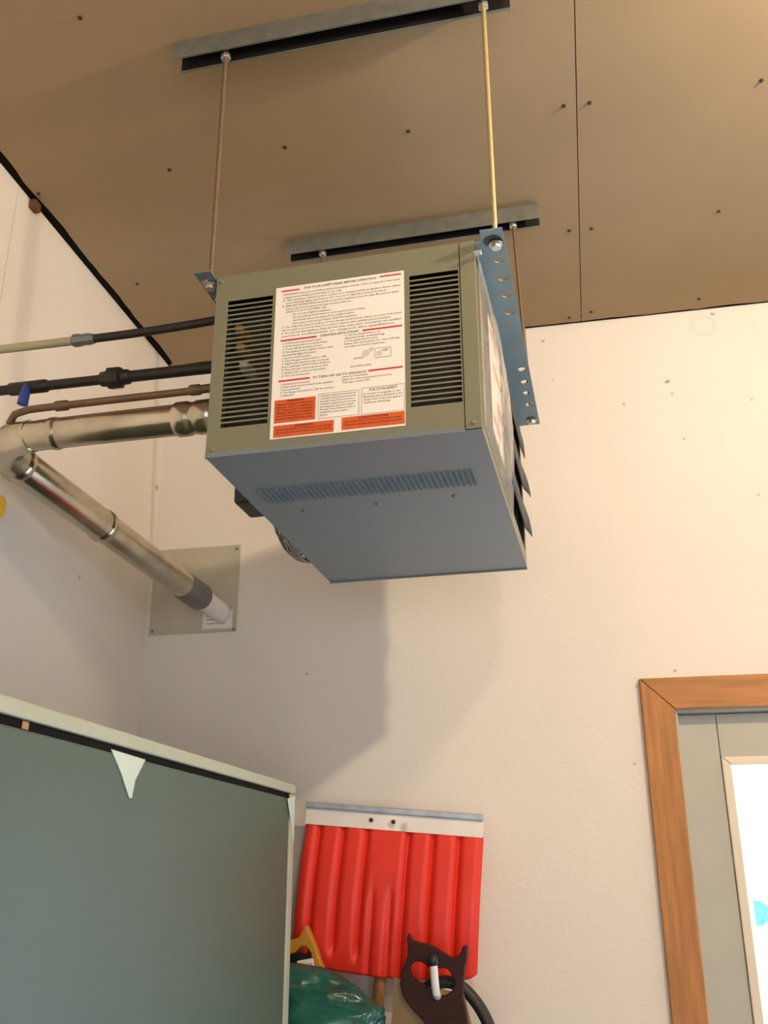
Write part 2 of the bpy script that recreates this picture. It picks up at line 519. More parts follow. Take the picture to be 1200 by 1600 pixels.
# ------------------------------------------------------------------ ceiling channels
def channel(name, x0, x1, cx, cy, rz, label):
    L = (x1 - x0) / 2
    o = empty(name, (cx, cy, CZ - .0005), rz)
    tag(o, label, 'channel', 'steel channels on the ceiling')
    h, w, t = .041, .020, .0025
    b = MB()
    b.box((-L, -w, -t), (L, w, 0))
    b.box((-L, -w, -h), (L, -w + t, -t)).box((-L, w - t, -h), (L, w, -t))
    b.box((-L, -w + t, -h), (L, -w + .0050, -h + t)).box((-L, w - .0050, -h), (L, w - t, -h + t))
    b.build('channel_body', M['galv'], o, bevel=.0008)
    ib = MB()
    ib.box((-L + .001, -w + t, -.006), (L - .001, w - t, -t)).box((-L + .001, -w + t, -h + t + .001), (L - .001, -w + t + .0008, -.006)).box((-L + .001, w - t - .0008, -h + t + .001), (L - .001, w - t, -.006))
    ib.build('channel_shade_lining', M['inner'], o)  # black lining painting the shade in the hollow channel
    return o


channel('ceiling_channel', -.675, -.030, -.3545, 1.3195, -.030, 'galvanised ceiling channel nearer the top of the frame carrying two rods')
channel('ceiling_channel', -.646, -.011, -.3285, 1.961, -.030, 'galvanised ceiling channel just behind the top of the heater')

# ------------------------------------------------------------------ unit heater
HR = -.0314
HW = empty('unit_heater', (-.3323, 1.7035, 2.143), HR)
tag(HW, 'grey gas unit heater with white instruction label hung from ceiling', 'heater')
hx, hy, hh = .2277, .3613, .346
t = .0025
# casing
MB().box((-hx, -hy + .006, hh - t), (hx, hy, hh)).build('top_panel', M['heater'], HW, bevel=.001)
MB().box((-hx, hy - t, .0), (hx, hy, hh - t)).build('back_panel', M['heater'], HW)
b = MB()
b.box((-hx, -hy + .006, 0), (-hx + t, hy - t, .05)).box((-hx, -hy + .006, .31), (-hx + t, hy - t, hh - t))
b.box((-hx, -hy + .006, .05), (-hx + t, -.02, .31)).box((-hx, .335, .05), (-hx + t, hy - t, .31))
b.build('side_panel', M['heater'], HW)
b = MB()   # outlet side: an opening behind the louver blades
b.box((hx - t, -hy + .006, 0), (hx, -.30, hh - t)).box((hx - t, .345, 0), (hx, hy - t, hh - t))
b.box((hx - t, -.30, 0), (hx, .345, .03)).box((hx - t, -.30, .325), (hx, .345, hh - t))
b.build('side_panel', M['heater'], HW)
# inside
MB().box((-hx + .012, -hy + .05, .008), (hx - .012, hy - .01, hh - .01)).build('heat_exchanger', M['inner'], HW)
for (u, z, m) in ((-.186, .242, 'brass'), (-.182, .205, 'brass'), (-.174, .170, 'nut')):
    MB().tube([(u, -hy + .052, z), (u, -hy + .012, z), (u, -hy + .006, z)], [.011, .0095, .006], 12).build('burner_fitting', M[m], HW, smooth=True)

# front panel with two banks of 26 slots
fy0, fy1 = -hy, -hy + .0012
xe = .2005
b = MB()
b.box((-hx, fy0, .0075), (xe, fy1, .050)).box((-hx, fy0, .2935), (xe, fy1, hh))
b.box((-hx, fy0, .050), (-.2045, fy1, .2935)).box((-.1225, fy0, .050), (.1165, fy1, .2935)).box((.1985, fy0, .050), (xe, fy1, .2935))
pitch = (.2935 - .050) / 26
for k in range(1, 26):
    z = .050 + pitch * k
    for (u0, u1) in ((-.2045, -.1225), (.1165, .1985)):
        b.box((u0, fy0 + .0004, z - .0015), (u1, fy1, z + .0015))
fp = b.build('front_panel', M['heater'], HW)
tag(fp, 'front panel with two banks of horizontal slots')
MB().box((xe + .0012, fy0 - .0006, .002), (hx, fy1 + .01, hh)).build('corner_post', M['heater'], HW, bevel=.001)
for (u, z) in ((-.219, .335), (-.216, .012), (.214, .330), (.214, .012)):
    MB().tube([(u, fy0 + .001, z), (u, fy0 - .002, z), (u, fy0 - .003, z)], [.004, .0035, .002], 10).build('screw', M['heater'], HW)

# bottom panel
b = MB()
b.box((-hx, -hy + .001, -.001), (hx, hy + .004, .0012))
b.build('bottom_panel', M['bottom'], HW, bevel=.0006)
MB().box((-hx, -hy - .002, -.003), (xe, -hy + .003, .0068)).build('bottom_lip', M['bottom'], HW, bevel=.0008)
MB().box((-hx, hy + .001, -.004), (hx, hy + .007, .006)).build('bottom_lip', M['bottom'], HW, bevel=.0008)
# pressed louvers in the bottom: one row of 40
b = MB()
n = 40
for k in range(n):
    x0 = -.196 + (.388) * k / n
    w = .388 / n
    ya, yb = -.216, -.146
    z0 = -.001
    p = [(x0, ya, z0), (x0 + w * .82, ya, z0), (x0 + w * .82, yb, z0), (x0, yb, z0)]
    q = [(x0 + w * .82, ya + .006, z0 - .0052), (x0 + w * .82, yb - .002, z0 - .0052)]
    v = [b.bm.verts.new(a) for a in p + q]
    for f in ((0, 4, 5, 3), (0, 1, 4), (3, 5, 2), (1, 2, 5, 4)):
        b.bm.faces.new([v[i] for i in f])
lo = b.build('louver_row', M['bottom'], HW)
lo['kind'] = 'stuff'
for (u, v) in ((-.144, -.093), (-.002, -.095), (.141, -.100)):
    MB().tube([(u, v, -.0005), (u, v, -.0025), (u, v, -.004)], [.0055, .005, .003], 10).build('screw', M['collar'], HW)


# hanging brackets with holes
def bracket(x0, x1, ya, yb, z, big, holes, sx):
    mb = MB()
    th = .0025
    cx = (x0 + x1) / 2 + (.0035 * sx)

    def cell(y0, y1, r, cy):
        # square ring round a hole
        N = 24
        sq, ci = [], []
        for k in range(N):
            a = 2 * PI * (k + .5) / N
            ca, sa = math.cos(a), math.sin(a)
            hw0 = (x1 - cx) if ca > 0 else (cx - x0)
            hh0 = (y1 - cy) if sa > 0 else (cy - y0)
            m = min(hw0 / abs(ca) if abs(ca) > 1e-6 else 9, hh0 / abs(sa) if abs(sa) > 1e-6 else 9)
            sq.append((cx + ca * m, cy + sa * m))
            ci.append((cx + ca * r, cy + sa * r))
        # corners pulled in exactly
        for (qx, qy) in ((x0, y0), (x1, y0), (x1, y1), (x0, y1)):
            j = min(range(N), key=lambda i: (sq[i][0] - qx) ** 2 + (sq[i][1] - qy) ** 2)
            sq[j] = (qx, qy)
        L = [[mb.bm.verts.new((p[0], p[1], zz)) for p in arr] for arr, zz in ((sq, z), (ci, z), (sq, z + th), (ci, z + th))]
        for k in range(N):
            j = (k + 1) % N
            mb.bm.faces.new((L[0][k], L[0][j], L[1][j], L[1][k]))
            mb.bm.faces.new((L[2][k], L[3][k], L[3][j], L[2][j]))
            mb.bm.faces.new((L[1][k], L[1][j], L[3][j], L[3][k]))
            mb.bm.faces.new((L[0][k], L[2][k], L[2][j], L[0][j]))

    hs = [(big, .0135)] + [(h, .0082) for h in holes]
    y = ya
    for (cy, r) in hs:
        a, c = cy - r - .003, cy + r + .003
        if a > y: mb.box((x0, y, z), (x1, a, z + th))
        cell(a, c, r, cy)
        y = c
    mb.box((x0, y, z), (x1, yb, z + th))
    # upright leg of the angle, fixed to the heater's side
    if sx > 0: mb.box((hx + .0005, ya + .03, z - .028), (hx + .003, yb, z + th)).box((hx + .003, ya + .03, z), (x0, yb, z + th))
    else: mb.box((-hx - .003, ya + .03, z - .028), (-hx - .0005, yb, z + th))
    return mb.build('hanging_bracket', M['bracket'], HW)


bracket(.2395, .2765, -.386, .356, .3435, -.349, (-.300, -.246, -.192, -.133, .088, .144, .195, .252), 1)
bracket(-.2620, -.2310, -.386, .356, .3435, -.349, (-.300, -.246, -.192, -.133, .088, .144, .195, .252), -1)
MB().tube([(.2575, -.3565, .3428), (.2575, -.3565, .3434)], .0155, 24).build('rubber_grommet', M['black'], HW)

# outlet blades, curved, each its own part
for k in range(4):
    zt = .066 + .0955 * k
    mb = MB()

    def blade(u, v, zt=zt, k=k):
        q = max(0.0, min(1.0, (u - .84) / .16))
        fl = q * q * (3 - 2 * q)
        x = hx - .003 + .010 * v + (.009, .011, .003, .003)[k] * fl * v + .004 * math.sin(PI * v)
        return Vector((x, -.05 + u * .40, zt + .088 - .088 * v))
    mb.grid(24, 8, blade)
    mb.build('louver_blade', M['blade'], HW, smooth=True, solid=.002)
# label on the outlet side, then the wrinkled film over it
sl = MB().box((hx, -.21, .07), (hx + .0006, -.03, .30)).build('side_label', M['label'], HW)
for (y0, y1, z0, z1) in ((-.19, -.12, .275, .285), (-.16, -.06, .215, .225), (-.12, -.05, .15, .165), (-.19, -.10, .10, .108)):
    MB().box((hx + .0006, y0, z0), (hx + .001, y1, z1)).build('red_bar', M['red_ink'], sl)


def filmf(u, v):
    y = -.352 + u * (.412 + .05 * math.sin(v * 3))
    z = .012 + v * .315
    e = math.sin(PI * min(1, max(0, u))) ** .6 * math.sin(PI * v) ** .4
    x = hx + .0035 + e * (.011 + .013 * noise.noise(Vector((y * 11 + 3, z * 7, .3))) + .010 * noise.noise(Vector((y * 30, z * 16 + y * 20, 2.1))))
    return Vector((x, y, z))


fm = MB().grid(46, 40, filmf).build('plastic_film', M['film'], HW, smooth=True)
tag(fm, 'wrinkled clear plastic film')
MB().box((hx - .001, -.374, .312), (hx + .012, -.366, .317)).build('film_clip', M['nut'], HW, bevel=.001)

# fan guard on the inlet side, and the black motor box
mb = MB()
cy, cz, R0 = .178, .170, .172
for i, r in enumerate((.04, .065, .09, .115, .14, .158, .167, .1705, .172, .1724)):
    xo = -hx - .004 - .046 * math.sqrt(max(0, 1 - (r / .1725) ** 9))
    pts = [(xo, cy + r * math.cos(2 * PI * k / 32), cz + r * math.sin(2 * PI * k / 32)) for k in range(33)]
    mb.tube(pts, .0026, 6)
for k in range(20):
    a = 2 * PI * (k + .5) / 20
    pts = []
    for r in (.03, .08, .12, .15, .162, .168, .171, .1724):
        xo = -hx - .004 - .046 * math.sqrt(max(0, 1 - (r / .1725) ** 9))
        pts.append((xo, cy + r * math.cos(a), cz + r * math.sin(a)))
    mb.tube(pts, .0028, 6)
mb.build('fan_guard', M['wire'], HW, smooth=True)
MB().tube([(-hx + .003, cy, cz), (-hx - .02, cy, cz), (-hx - .03, cy, cz)], [.045, .045, .03], 20).build('fan_motor', M['black'], HW, smooth=True)
for k in range(4):
    a = k * PI / 2 + .3
    ca, sa = math.cos(a), math.sin(a)
    mb = MB()
    mb.grid(5, 3, lambda u, v: Vector((-hx - .010 + .012 * (v - .5), cy + (.04 + .11 * u) * ca - (v - .5) * .085 * (.5 + u) * sa, cz + (.04 + .11 * u) * sa + (v - .5) * .085 * (.5 + u) * ca)))
    mb.build('fan_blade', M['galv'], HW, solid=.0015, smooth=True)
MB().box((-hx - .036, -.150, .004), (-hx, -.062, .062)).build('control_box', M['black'], HW, bevel=.006)
MB().tube([(-hx - .037, -.12, .014), (-hx - .040, -.12, .014)], .004, 10).build('control_screw', M['nut'], HW)

# instruction label
ly = fy0 - .0007
LB = MB().box((-.117, ly, .019), (.1075, fy0, .306)).build('instruction_label', M['label'], HW)
tag(LB, 'white instruction label with red bars and orange warning blocks')
FT = lambda u, v: Vector((u, ly - .0004, v))


def flat(name, rects, m, dy=.0004):
    mb = MB()
    for (u0, u1, v0, v1) in rects: mb.box((u0, ly - dy, v0), (u1, ly, v1))
    return mb.build(name, m, LB)


for r in ((-.107, -.075, .2965, .2990), (.066, .103, .2990, .3015)): flat('red_bar', [r], M['red_ink'])
for r in ((-.105, -.042, .1988, .2016), (.037, .104, .1990, .2018)): flat('red_bar', [r], M['red_ink'])
for r in ((-.106, -.052, .1222, .1250), (.047, .104, .1225, .1253)): flat('red_bar', [r], M['red_ink'])
for r in ((-.111, -.041, .047, .0885), (-.111, -.0095, .0215, .0425), (.0035, .1065, .0225, .0445)): flat('warning_block', [r], M['orange'])
e = .0004
for (u0, u1, v0, v1) in ((-.036, .032, .047, .0915), (.036, .1065, .0465, .0935), (.058, .085, .146, .164)):
    mb = MB()
    mb.box((u0 + e, ly - .0004, v0), (u1 - e, ly, v0 + e)).box((u0 + e, ly - .0004, v1 - e), (u1 - e, ly, v1))
    mb.box((u0, ly - .0004, v0), (u0 + e, ly, v1)).box((u1 - e, ly - .0004, v0), (u1, ly, v1))
    bmesh.ops.remove_doubles(mb.bm, verts=mb.bm.verts, dist=1e-6)
    mb.build('printed_box', M['ink'], LB)
pale = mat('pale_ink', (.62, .58, .53, 1), .6)
for (u, v, r) in ((.043, .157, .006), (.052, .163, .0045), (.066, .154, .005), (.078, .160, .003)):
    MB().tube([(u, ly, v), (u, ly - .0004, v)], r, 14).build('printed_knob', pale, LB)

bm = bmesh.new()
H = 0.0056


def line(s, u, v, w, size=H, bold=.00006, al='LEFT'):
    add_text(bm, s, size, u, v, al, bold, w)


line('FOR YOUR SAFETY READ BEFORE OPERATING', -.003, .2968, .126, .006, .00012, 'CENTER')
y = .2888
PARA = [('WARNING: If you do not follow these instructions exactly, a fire or explosion may result', 0, .205),
        ('causing property damage, personal injury or loss of life.', 0, .105),
        ('A. This appliance does not have a pilot. It is equipped with an ignition device which', 0, .206),
        ('automatically lights the burner. Do not try to light the burner by hand.', .006, .175),
        ('B. BEFORE OPERATING smell all around the appliance area for gas. Be sure to smell', 0, .202),
        ('next to the floor because some gas is heavier than air.', .006, .115),
        ('WHAT TO DO IF YOU SMELL GAS', .006, .072),
        ('Do not try to light any appliance.', .02, .066),
        ('Do not touch any electric switch; do not use any phone in your building.', .02, .125),
        ('Immediately call your gas supplier from a neighbor\'s phone.', .02, .107),
        ('If you cannot reach your gas supplier, call the fire department.', .02, .112),
        ('C. Use only your hand to push in or turn the gas control knob. Never use tools. If the knob', 0, .207),
        ('will not push in or turn by hand, do not try to repair it, call a qualified service technician.', 0, .190),
        ('D. Do not use this appliance if any part has been under water. Immediately call a qualified', 0, .206),
        ('service technician to inspect the appliance.', 0, .196)]
dy = (.2888 - .2065) / (len(PARA) - 1)
for s, ind, w in PARA:
    line(s, -.104 + ind, y, w, H * .8)
    y -= dy
line('OPERATING INSTRUCTIONS', -.003, .1985, .066, .006, .00012, 'CENTER')
LEFT = [('1. STOP! Read the safety information above.', .068), ('2. Set the thermostat to the lowest setting.', .078), ('3. Turn off all electric power.', .07),
        ('4. This appliance has an ignition device which', .088), ('automatically lights the burner.', .06), ('5. Open the control access panel.', .05),
        ('6. Turn the gas control knob to OFF.', .078), ('7. Wait five (5) minutes to clear out any gas.', .082), ('If you smell gas, STOP! Follow B above.', .084),
        ('8. Turn the gas control knob to ON.', .08), ('9. Replace the control access panel.', .076), ('10. Turn on all electric power.', .05)]
y = .1925
for s, w in LEFT:
    line(s, -.101, y, w, H * .8); y -= .0056
y = .1935
for s, w in (('11. Set the thermostat to the', .062), ('desired setting.', .07), ('12. If the appliance will not operate,', .058), ('follow the instructions To Turn Off Gas', .094), ('and call your service technician.', .07)):
    line(s, .006, y, w, H * .8); y -= .0054
line('GAS INLET', .022, .148, .018, H * .8)
line('ON', .070, .157, .008, H)
line('GAS CONTROL KNOB', .016, .1335, .036, H * .8)
line('TO TURN OFF GAS TO APPLIANCE', -.002, .1212, .09, .006, .00012, 'CENTER')
y = .1155
for s, w in (('1. Set the thermostat to the lowest setting.', .05), ('2. Turn off all electric power to the appliance.', .092), ('3. Open the control access panel.', .034), ('4. Turn the gas control knob to OFF. Do not force.', .092), ('5. Replace panel.', .024)):
    line(s, -.102, y, w, H * .8); y -= .0052
y = .1165
for s, w in (('if service is to be performed.', .044), ('Replace the control access panel. Do not force.', .084), ('Turn gas control off.', .046)):
    line(s, .003, y, w, H * .8); y -= .0052
y = .0860
for w in (.060, .060, .058, .060, .056, .058, .046, .014):
    s = {.060: 'Combustible material must not be stored near', .058: 'this heater. Keep all clearances shown on', .056: 'the rating plate and in the manual.', .046: 'Installed by service agent.', .014: 'Indoors.'}[w]
    line(s, -.033, y, w, H * .8); y -= .0049
line('FOR YOUR SAFETY', .072, .0868, .046, .0062, .00012, 'CENTER')
y = .0808
for s, w in (('Do not store or use gasoline or other', .062), ('flammable vapors and liquids in the', .064), ('vicinity of this or any other appliance', .064), ('without warning.', .045)):
    line(s, .039, y, w, H * .8); y -= .0052
for v in bm.verts: v.co = FT(v.co.x, v.co.y)
me = bpy.data.meshes.new('lettering'); bm.to_mesh(me); bm.free(); me.materials.append(M['ink'])
o = bpy.data.objects.new('lettering', me); COL.objects.link(o); o.parent = LB


def finish_block():
    for v in bm.verts: v.co = FT(v.co.x, v.co.y) + Vector((0, -.0004, 0))
    me = bpy.data.meshes.new('lettering'); bm.to_mesh(me); bm.free(); me.materials.append(M['brown_ink'])
    o = bpy.data.objects.new('lettering', me); COL.objects.link(o); o.parent = LB


bm = bmesh.new()
line('WARNING', -.076, .0838, .030, .0052, .0002, 'CENTER')
y = .0785
for s in ('Improper installation, adjustment,', 'alteration, service or maintenance', 'can cause injury or property', 'damage. Read the installation', 'and operating instructions', 'before servicing this unit.'):
    line(s, -.107, y, .062, .0046, .0001); y -= .0052
finish_block()
bm = bmesh.new()
line('WARNING', -.06, .0375, .032, .0048, .0002, 'CENTER')
y = .0330
for s in ('Do not operate with the access panel open. Moving', 'parts inside can cause serious personal injury.'):
    line(s, -.107, y, .094, .0042, .0001); y -= .0050
finish_block()
bm = bmesh.new()
line('CAUTION', .055, .0392, .050, .0050, .0002, 'CENTER')
y = .0345
for s in ('Label all wires prior to disconnection when servicing.', 'Wiring errors can cause improper and dangerous operation.'):
    line(s, .008, y, .094, .0042, .0001); y -= .0052
finish_block()


# ------------------------------------------------------------------ threaded rods
def hw(u, v, z):
    return Vector((-.3323, 1.7035, 2.143)) + Matrix.Rotation(HR, 3, 'Z') @ Vector((u, v, z))


def rod(top, bot, m, label, low_nut=True):
    top, bot = Vector(top), Vector(bot)
    o = empty('threaded_rod', top)
    tag(o, label, 'rod', 'threaded hanging rods of the heater')
    ax = (bot - top)
    MB().tube([ax * 0 + Vector((0, 0, .028)), ax, ax + Vector((0, 0, -.012))], .0045, 10).build('shaft', m, o, smooth=True)

    def nut(p, r=.0085, h=.007):
        MB().tube([p + Vector((0, 0, h / 2)), p - Vector((0, 0, h / 2))], r, 6).build('nut', M['nut'], o, bevel=.0008)
    nut(Vector((0, 0, .001)), .0098, .010)
    nut(ax + Vector((0, 0, .0042)))
    MB().tube([ax + Vector((0, 0, -.0045)), ax + Vector((0, 0, -.0062))], .0115, 20).build('washer', M['nut'], o)
    nut(ax + Vector((0, 0, -.0098)), .0085, .007)
    return o


zb = .346
ct = CZ - .042
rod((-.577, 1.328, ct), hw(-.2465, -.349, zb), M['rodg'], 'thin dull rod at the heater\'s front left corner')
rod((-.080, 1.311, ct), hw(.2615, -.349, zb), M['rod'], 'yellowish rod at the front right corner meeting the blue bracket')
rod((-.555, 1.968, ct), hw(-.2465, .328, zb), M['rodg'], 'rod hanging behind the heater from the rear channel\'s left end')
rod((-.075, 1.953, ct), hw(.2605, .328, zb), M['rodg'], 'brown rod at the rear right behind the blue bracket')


# ------------------------------------------------------------------ pipes
def P3(a, b, t): return a + (b - a) * t


E = Vector((-1.085, 1.5, 2.290)); Wp = Vector((-.978, 2.4975, 2.2034)); Sx = Vector((-.5668, 1.5, 2.298))
fl = empty('flue_pipe', Wp); tag(fl, 'shiny metal flue pipe elbowing from the heater to the wall plate', 'pipe')
o0 = Vector(fl.location)


def ftube(name, pts, r, m, **k):
    return MB().tube([Vector(p) - o0 for p in pts], r, k.get('n', 28)).build(name, m, fl, smooth=True)


dH = (E - Sx).normalized(); dY = (Wp - E).normalized()
ftube('horizontal_run', [Sx, Sx + dH * .44], .0295, M['flue'])
# collar rings by the heater
ftube('collar', [Sx + dH * x for x in (.055, .060, .085, .090, .098, .104, .125, .131)], [.030, .0325, .0325, .0305, .0305, .033, .033, .030], M['flue'])
ftube('collar', [Sx + dH * x for x in (.365, .37, .378, .384)], [.0302, .032, .032, .0302], M['flue'])
# elbow
ea = E - dH * .095; eb = E + dY * .095
pts = []
for i in range(5):
    q = i / 4
    pts.append(ea * (1 - q) ** 2 + E * 2 * q * (1 - q) + eb * q ** 2)
ftube('elbow', pts, [.0315, .034, .0355, .0365, .037], M['flue'])
ftube('elbow_band', [eb - dY * .012, eb - dY * .006, eb + dY * .006, eb + dY * .012], [.0372, .0395, .0395, .0372], M['flue'])
LY = (Wp - E).length
ftube('sloping_run', [eb, E + dY * LY * .40], .0365, M['flue'])
ftube('joint_ring', [E + dY * LY * (.40 + x) for x in (-.012, -.006, .006, .012)], [.0368, .0395, .0395, .0368], M['flue'])
ftube('sloping_run', [E + dY * LY * .40, E + dY * LY * .80], .0350, M['flue'])
ftube('end_collar', [E + dY * LY * x for x in (.775, .79, .875, .885)], [.0352, .0375, .0375, .033], M['collar'])
ftube('end_sleeve', [E + dY * LY * .88, E + dY * LY * .998], .0290, M['whitetape'])
# long seam on both runs
side = dH.cross(Vector((0, 0, 1))).normalized()
MB().tube([Sx + dH * .13 + Vector((0, -.0235, .018)) - o0, Sx + dH * .40 + Vector((0, -.0235, .018)) - o0], .0022, 6).build('seam', M['copper'], fl)

pl = empty('wall_plate', (-1.06, 2.5, 2.27)); tag(pl, 'square sheet metal plate on the wall around the flue\'s end', 'plate')
MB().box((-.132, -.0022, -.124), (.131, 0, .132)).build('plate_sheet', M['plate'], pl)
tg = MB().box((.030, -.0032, -.114), (.118, -.0022, -.060)).build('plate_label', M['whitetape'], pl)
mb = MB()
for k, w in enumerate((.06, .05, .064)): mb.box((.040, -.0036, -.078 - k * .011), (.040 + w * .9, -.0032, -.075 - k * .011))
mb.build('printed_line', M['conduit'], tg)
for (u, v) in ((-.12, .12), (.12, .12), (-.12, -.112), (.124, -.118)):
    MB().tube([(u, -.002, v), (u, -.0045, v)], .004, 10).build('screw', M['collar'], pl)

# gas pipe: black iron with union, coupling and blue valve lever
gp = empty('gas_pipe', (-1.2, 1.5, 2.402)); tag(gp, 'black iron gas pipe with a round union, second of the thin pipes', 'pipe')


def run(root, name, xs, rs, m, yz, n=18):
    r0 = Vector(root.location)
    return MB().tube([Vector((x, yz(x)[0], yz(x)[1])) - r0 for x in xs], rs, n).build(name, m, root, smooth=True)


gz = lambda x: (1.5, 2.3995 + .003 * (x + .6))
run(gp, 'pipe_run', [-1.2, -.83], .0098, M['blackpipe'], gz)
run(gp, 'pipe_run', [-.83, -.5665], .0112, M['blackpipe'], gz)
run(gp, 'union', [-.862, -.857, -.846, -.842, -.818, -.814, -.802, -.798], [.0102, .0150, .0155, .0215, .0215, .0155, .0150, .0112], M['blackpipe'], gz, 8)
run(gp, 'coupling', [-1.055, -1.05, -.975, -.97], [.0102, .0130, .0130, .0102], M['blackpipe'], gz)
MB().tube([(.188, -.006, -.002), (.188, -.010, -.022), (.186, -.010, -.045)], [.007, .010, .0105], 12).build('valve_handle', M['blue'], gp, smooth=True, bevel=0)

cd = empty('cable_conduit', (-1.2, 1.43, 2.46)); tag(cd, 'thin pipe above the gas pipe, pale on the left, black towards heater', 'pipe')
czf = lambda x: (1.43, 2.4505 + (0.010 * max(0, (x + .86) / .27) ** 2 if x > -.86 else 0) - .004)
run(cd, 'metal_run', [-1.2, -1.0, -.86], .0082, M['conduit'], czf)
run(cd, 'black_run', [-.86 + .2915 * i / 8 for i in range(9)], .0080, M['blackpipe'], czf)
run(cd, 'connector', [-.888, -.884, -.872, -.868, -.858, -.854, -.842], [.0085, .0125, .0125, .0112, .0112, .0118, .009], M['collar'], czf, 8)

bp_ = empty('brown_pipe', (-1.1, 1.475, 2.35)); tag(bp_, 'brown pipe lying just above the horizontal flue pipe', 'pipe')
r0 = Vector(bp_.location)
pts = [(-.5668, 1.475, 2.341), (-.63, 1.475, 2.3415), (-.66, 1.475, 2.3395), (-.96, 1.475, 2.336), (-.99, 1.475, 2.335), (-1.02, 1.48, 2.331), (-1.035, 1.49, 2.320), (-1.045, 1.505, 2.300)]
MB().tube([Vector(p) - r0 for p in pts], [.0085, .0085, .0072, .0072, .0072, .0072, .0072, .0072], 14).build('pipe_run', M['copper'], bp_, smooth=True)
for x0, x1, r, z in ((-.665, -.64, .0105, 2.341), (-.935, -.905, .0102, 2.3365)):
    MB().tube([Vector((a, 1.475, z)) - r0 for a in (x0, x0 + .004, x1 - .004, x1)], [.0075, r, r, .0075], 14).build('fitting', M['copper'], bp_, smooth=True)

yl = MB().box((-1.2, 1.66, 2.215), (-1.165, 1.716, 2.262)).build('wall_clip', M['yellow'], bevel=.012, seg=3)
tag(yl, 'bright yellow plastic clip on the side wall under the flue elbow', 'clip')

# ------------------------------------------------------------------ cabinet
cb = empty('storage_cabinet', (-.64, 2.155, FZ)); tag(cb, 'grey green metal storage cabinet against the side wall', 'cabinet')
c0 = Vector(cb.location)
CX0, CX1, CY0, CY1, CT = -1.19, -.64, .70, 2.158, 1.696


def cbox(name, lo, hi, m, bev=.003):
    return MB().box(Vector(lo) - c0, Vector(hi) - c0).build(name, m, cb, bevel=bev)


cbox('body', (CX0, CY0, FZ), (CX1 - .03, CY1, CT - .004), M['cab'])
cbox('top_edge', (CX1 - .031, CY0, CT - .0205), (CX1, CY1, CT), M['cabtop'])
cbox('frame_post', (CX1 - .031, CY1 - .032, FZ), (CX1 - .002, CY1, CT - .0205), M['cabtop'])
cbox('door_gap_shade', (CX1 - .0305, CY0 + .01, CT - .0308), (CX1 - .0055, CY1 - .0345, CT - .0208), M['void'], 0)  # black filler strip standing for the shade in the door gap
cbox('door', (CX1 - .026, CY0 + .004, FZ + .02), (CX1 - .004, CY1 - .035, CT - .031), M['cab'])
cbox('latch', (CX1 - .0055, 1.038, CT - .031), (CX1 - .0045, 1.052, CT - .0215), M['pole'], .001)
for nm, poly in (('tape_scrap', [(1.262, CT - .028), (1.374, CT - .030), (1.345, CT - .062), (1.338, CT - .088), (1.330, CT - .088), (1.30, CT - .058)]),):
    MB().prism(poly, lambda u, v, w: Vector((CX1 - .0038 + w * (1 + 8 * max(0, CT - .03 - v)), u, v)) - c0, .0012).build(nm, M['paper'], cb)
MB().prism([(2.098, CT - .034), (2.154, CT - .024), (2.154, CT - .125), (2.135, CT - .09)], lambda u, v, w: Vector((CX1 - .002 + w, u, v)) - c0, .0012).build('tape_scrap', M['paper'], cb)

# ------------------------------------------------------------------ snow shovel, blade up against the back wall
an = -.0855
sv = empty('snow_shovel', (-.684, 2.435, 1.630)); tag(sv, 'red ribbed plastic shovel blade standing upside down against the wall', 'shovel')
sv.rotation_euler = (0, -an, 0)
grooves = [(.027, .40), (.088, .285), (.148, .290), (.252, .40), (.313, .40), (.376, .40)]
mids = [(.178, .40), (.222, .40)]


def vmax(u):
    e = .330 - .020 * ((u - .20) / .235) ** 2
    return e - .012 * max(0, (u - .41) / .025) ** 2 - .012 * max(0, (.008 - u) / .018) ** 2


def sblade(a, bb):
    u = -.010 + a * .443
    v = bb * vmax(u)
    dpt = 0.0
    for g, vm in grooves:
        f = math.exp(-((u - g) / .0085) ** 2)
        dpt += .013 * f * (1 / (1 + math.exp((v - vm) / .006)))
    for g, vm in mids:
        dpt += .007 * math.exp(-((u - g) / .008) ** 2) * (1 / (1 + math.exp(-(v - .155) / .012)))
    bow = .030 * math.sin(PI * min(1, v / .34)) * .6
    lump = .008 * math.exp(-((u - .205) / .028) ** 2) * max(0, min(1, (v - .20) / .12))
    edge = .008 * max(0, (abs(u - .2115) - .203) / .018) ** 2
    return Vector((u, dpt + edge - bow - lump, -v))


MB().grid(150, 60, sblade).build('blade', M['redp'], sv, smooth=True, solid=.004)
MB().box((-.012, -.004, -.004), (.433, .002, .034)).build('wear_strip', M['strip'], sv, bevel=.001)
MB().box((-.014, -.010, .034), (.433, .003, .050)).build('strip_edge', M['stripedge'], sv, bevel=.003)
for (u, v) in ((.157, .017), (.213, .017)):
    MB().tube([(u, -.003, v), (u, -.0065, v), (u, -.008, v)], [.0055, .005, .003], 12).build('rivet', M['screw'], sv, smooth=True)
MB().tube([(.205, .016, -.20), (.205, .014, -.25), (.205, .014, -.29), (.205, .015, -.325)], [.010, .017, .019, .018], 18).build('socket', M['redp'], sv, smooth=True)
MB().tube([(.205, .014, -.31), (.205, .028, -1.765)], .0145, 16).build('handle', M['pole'], sv, smooth=True)

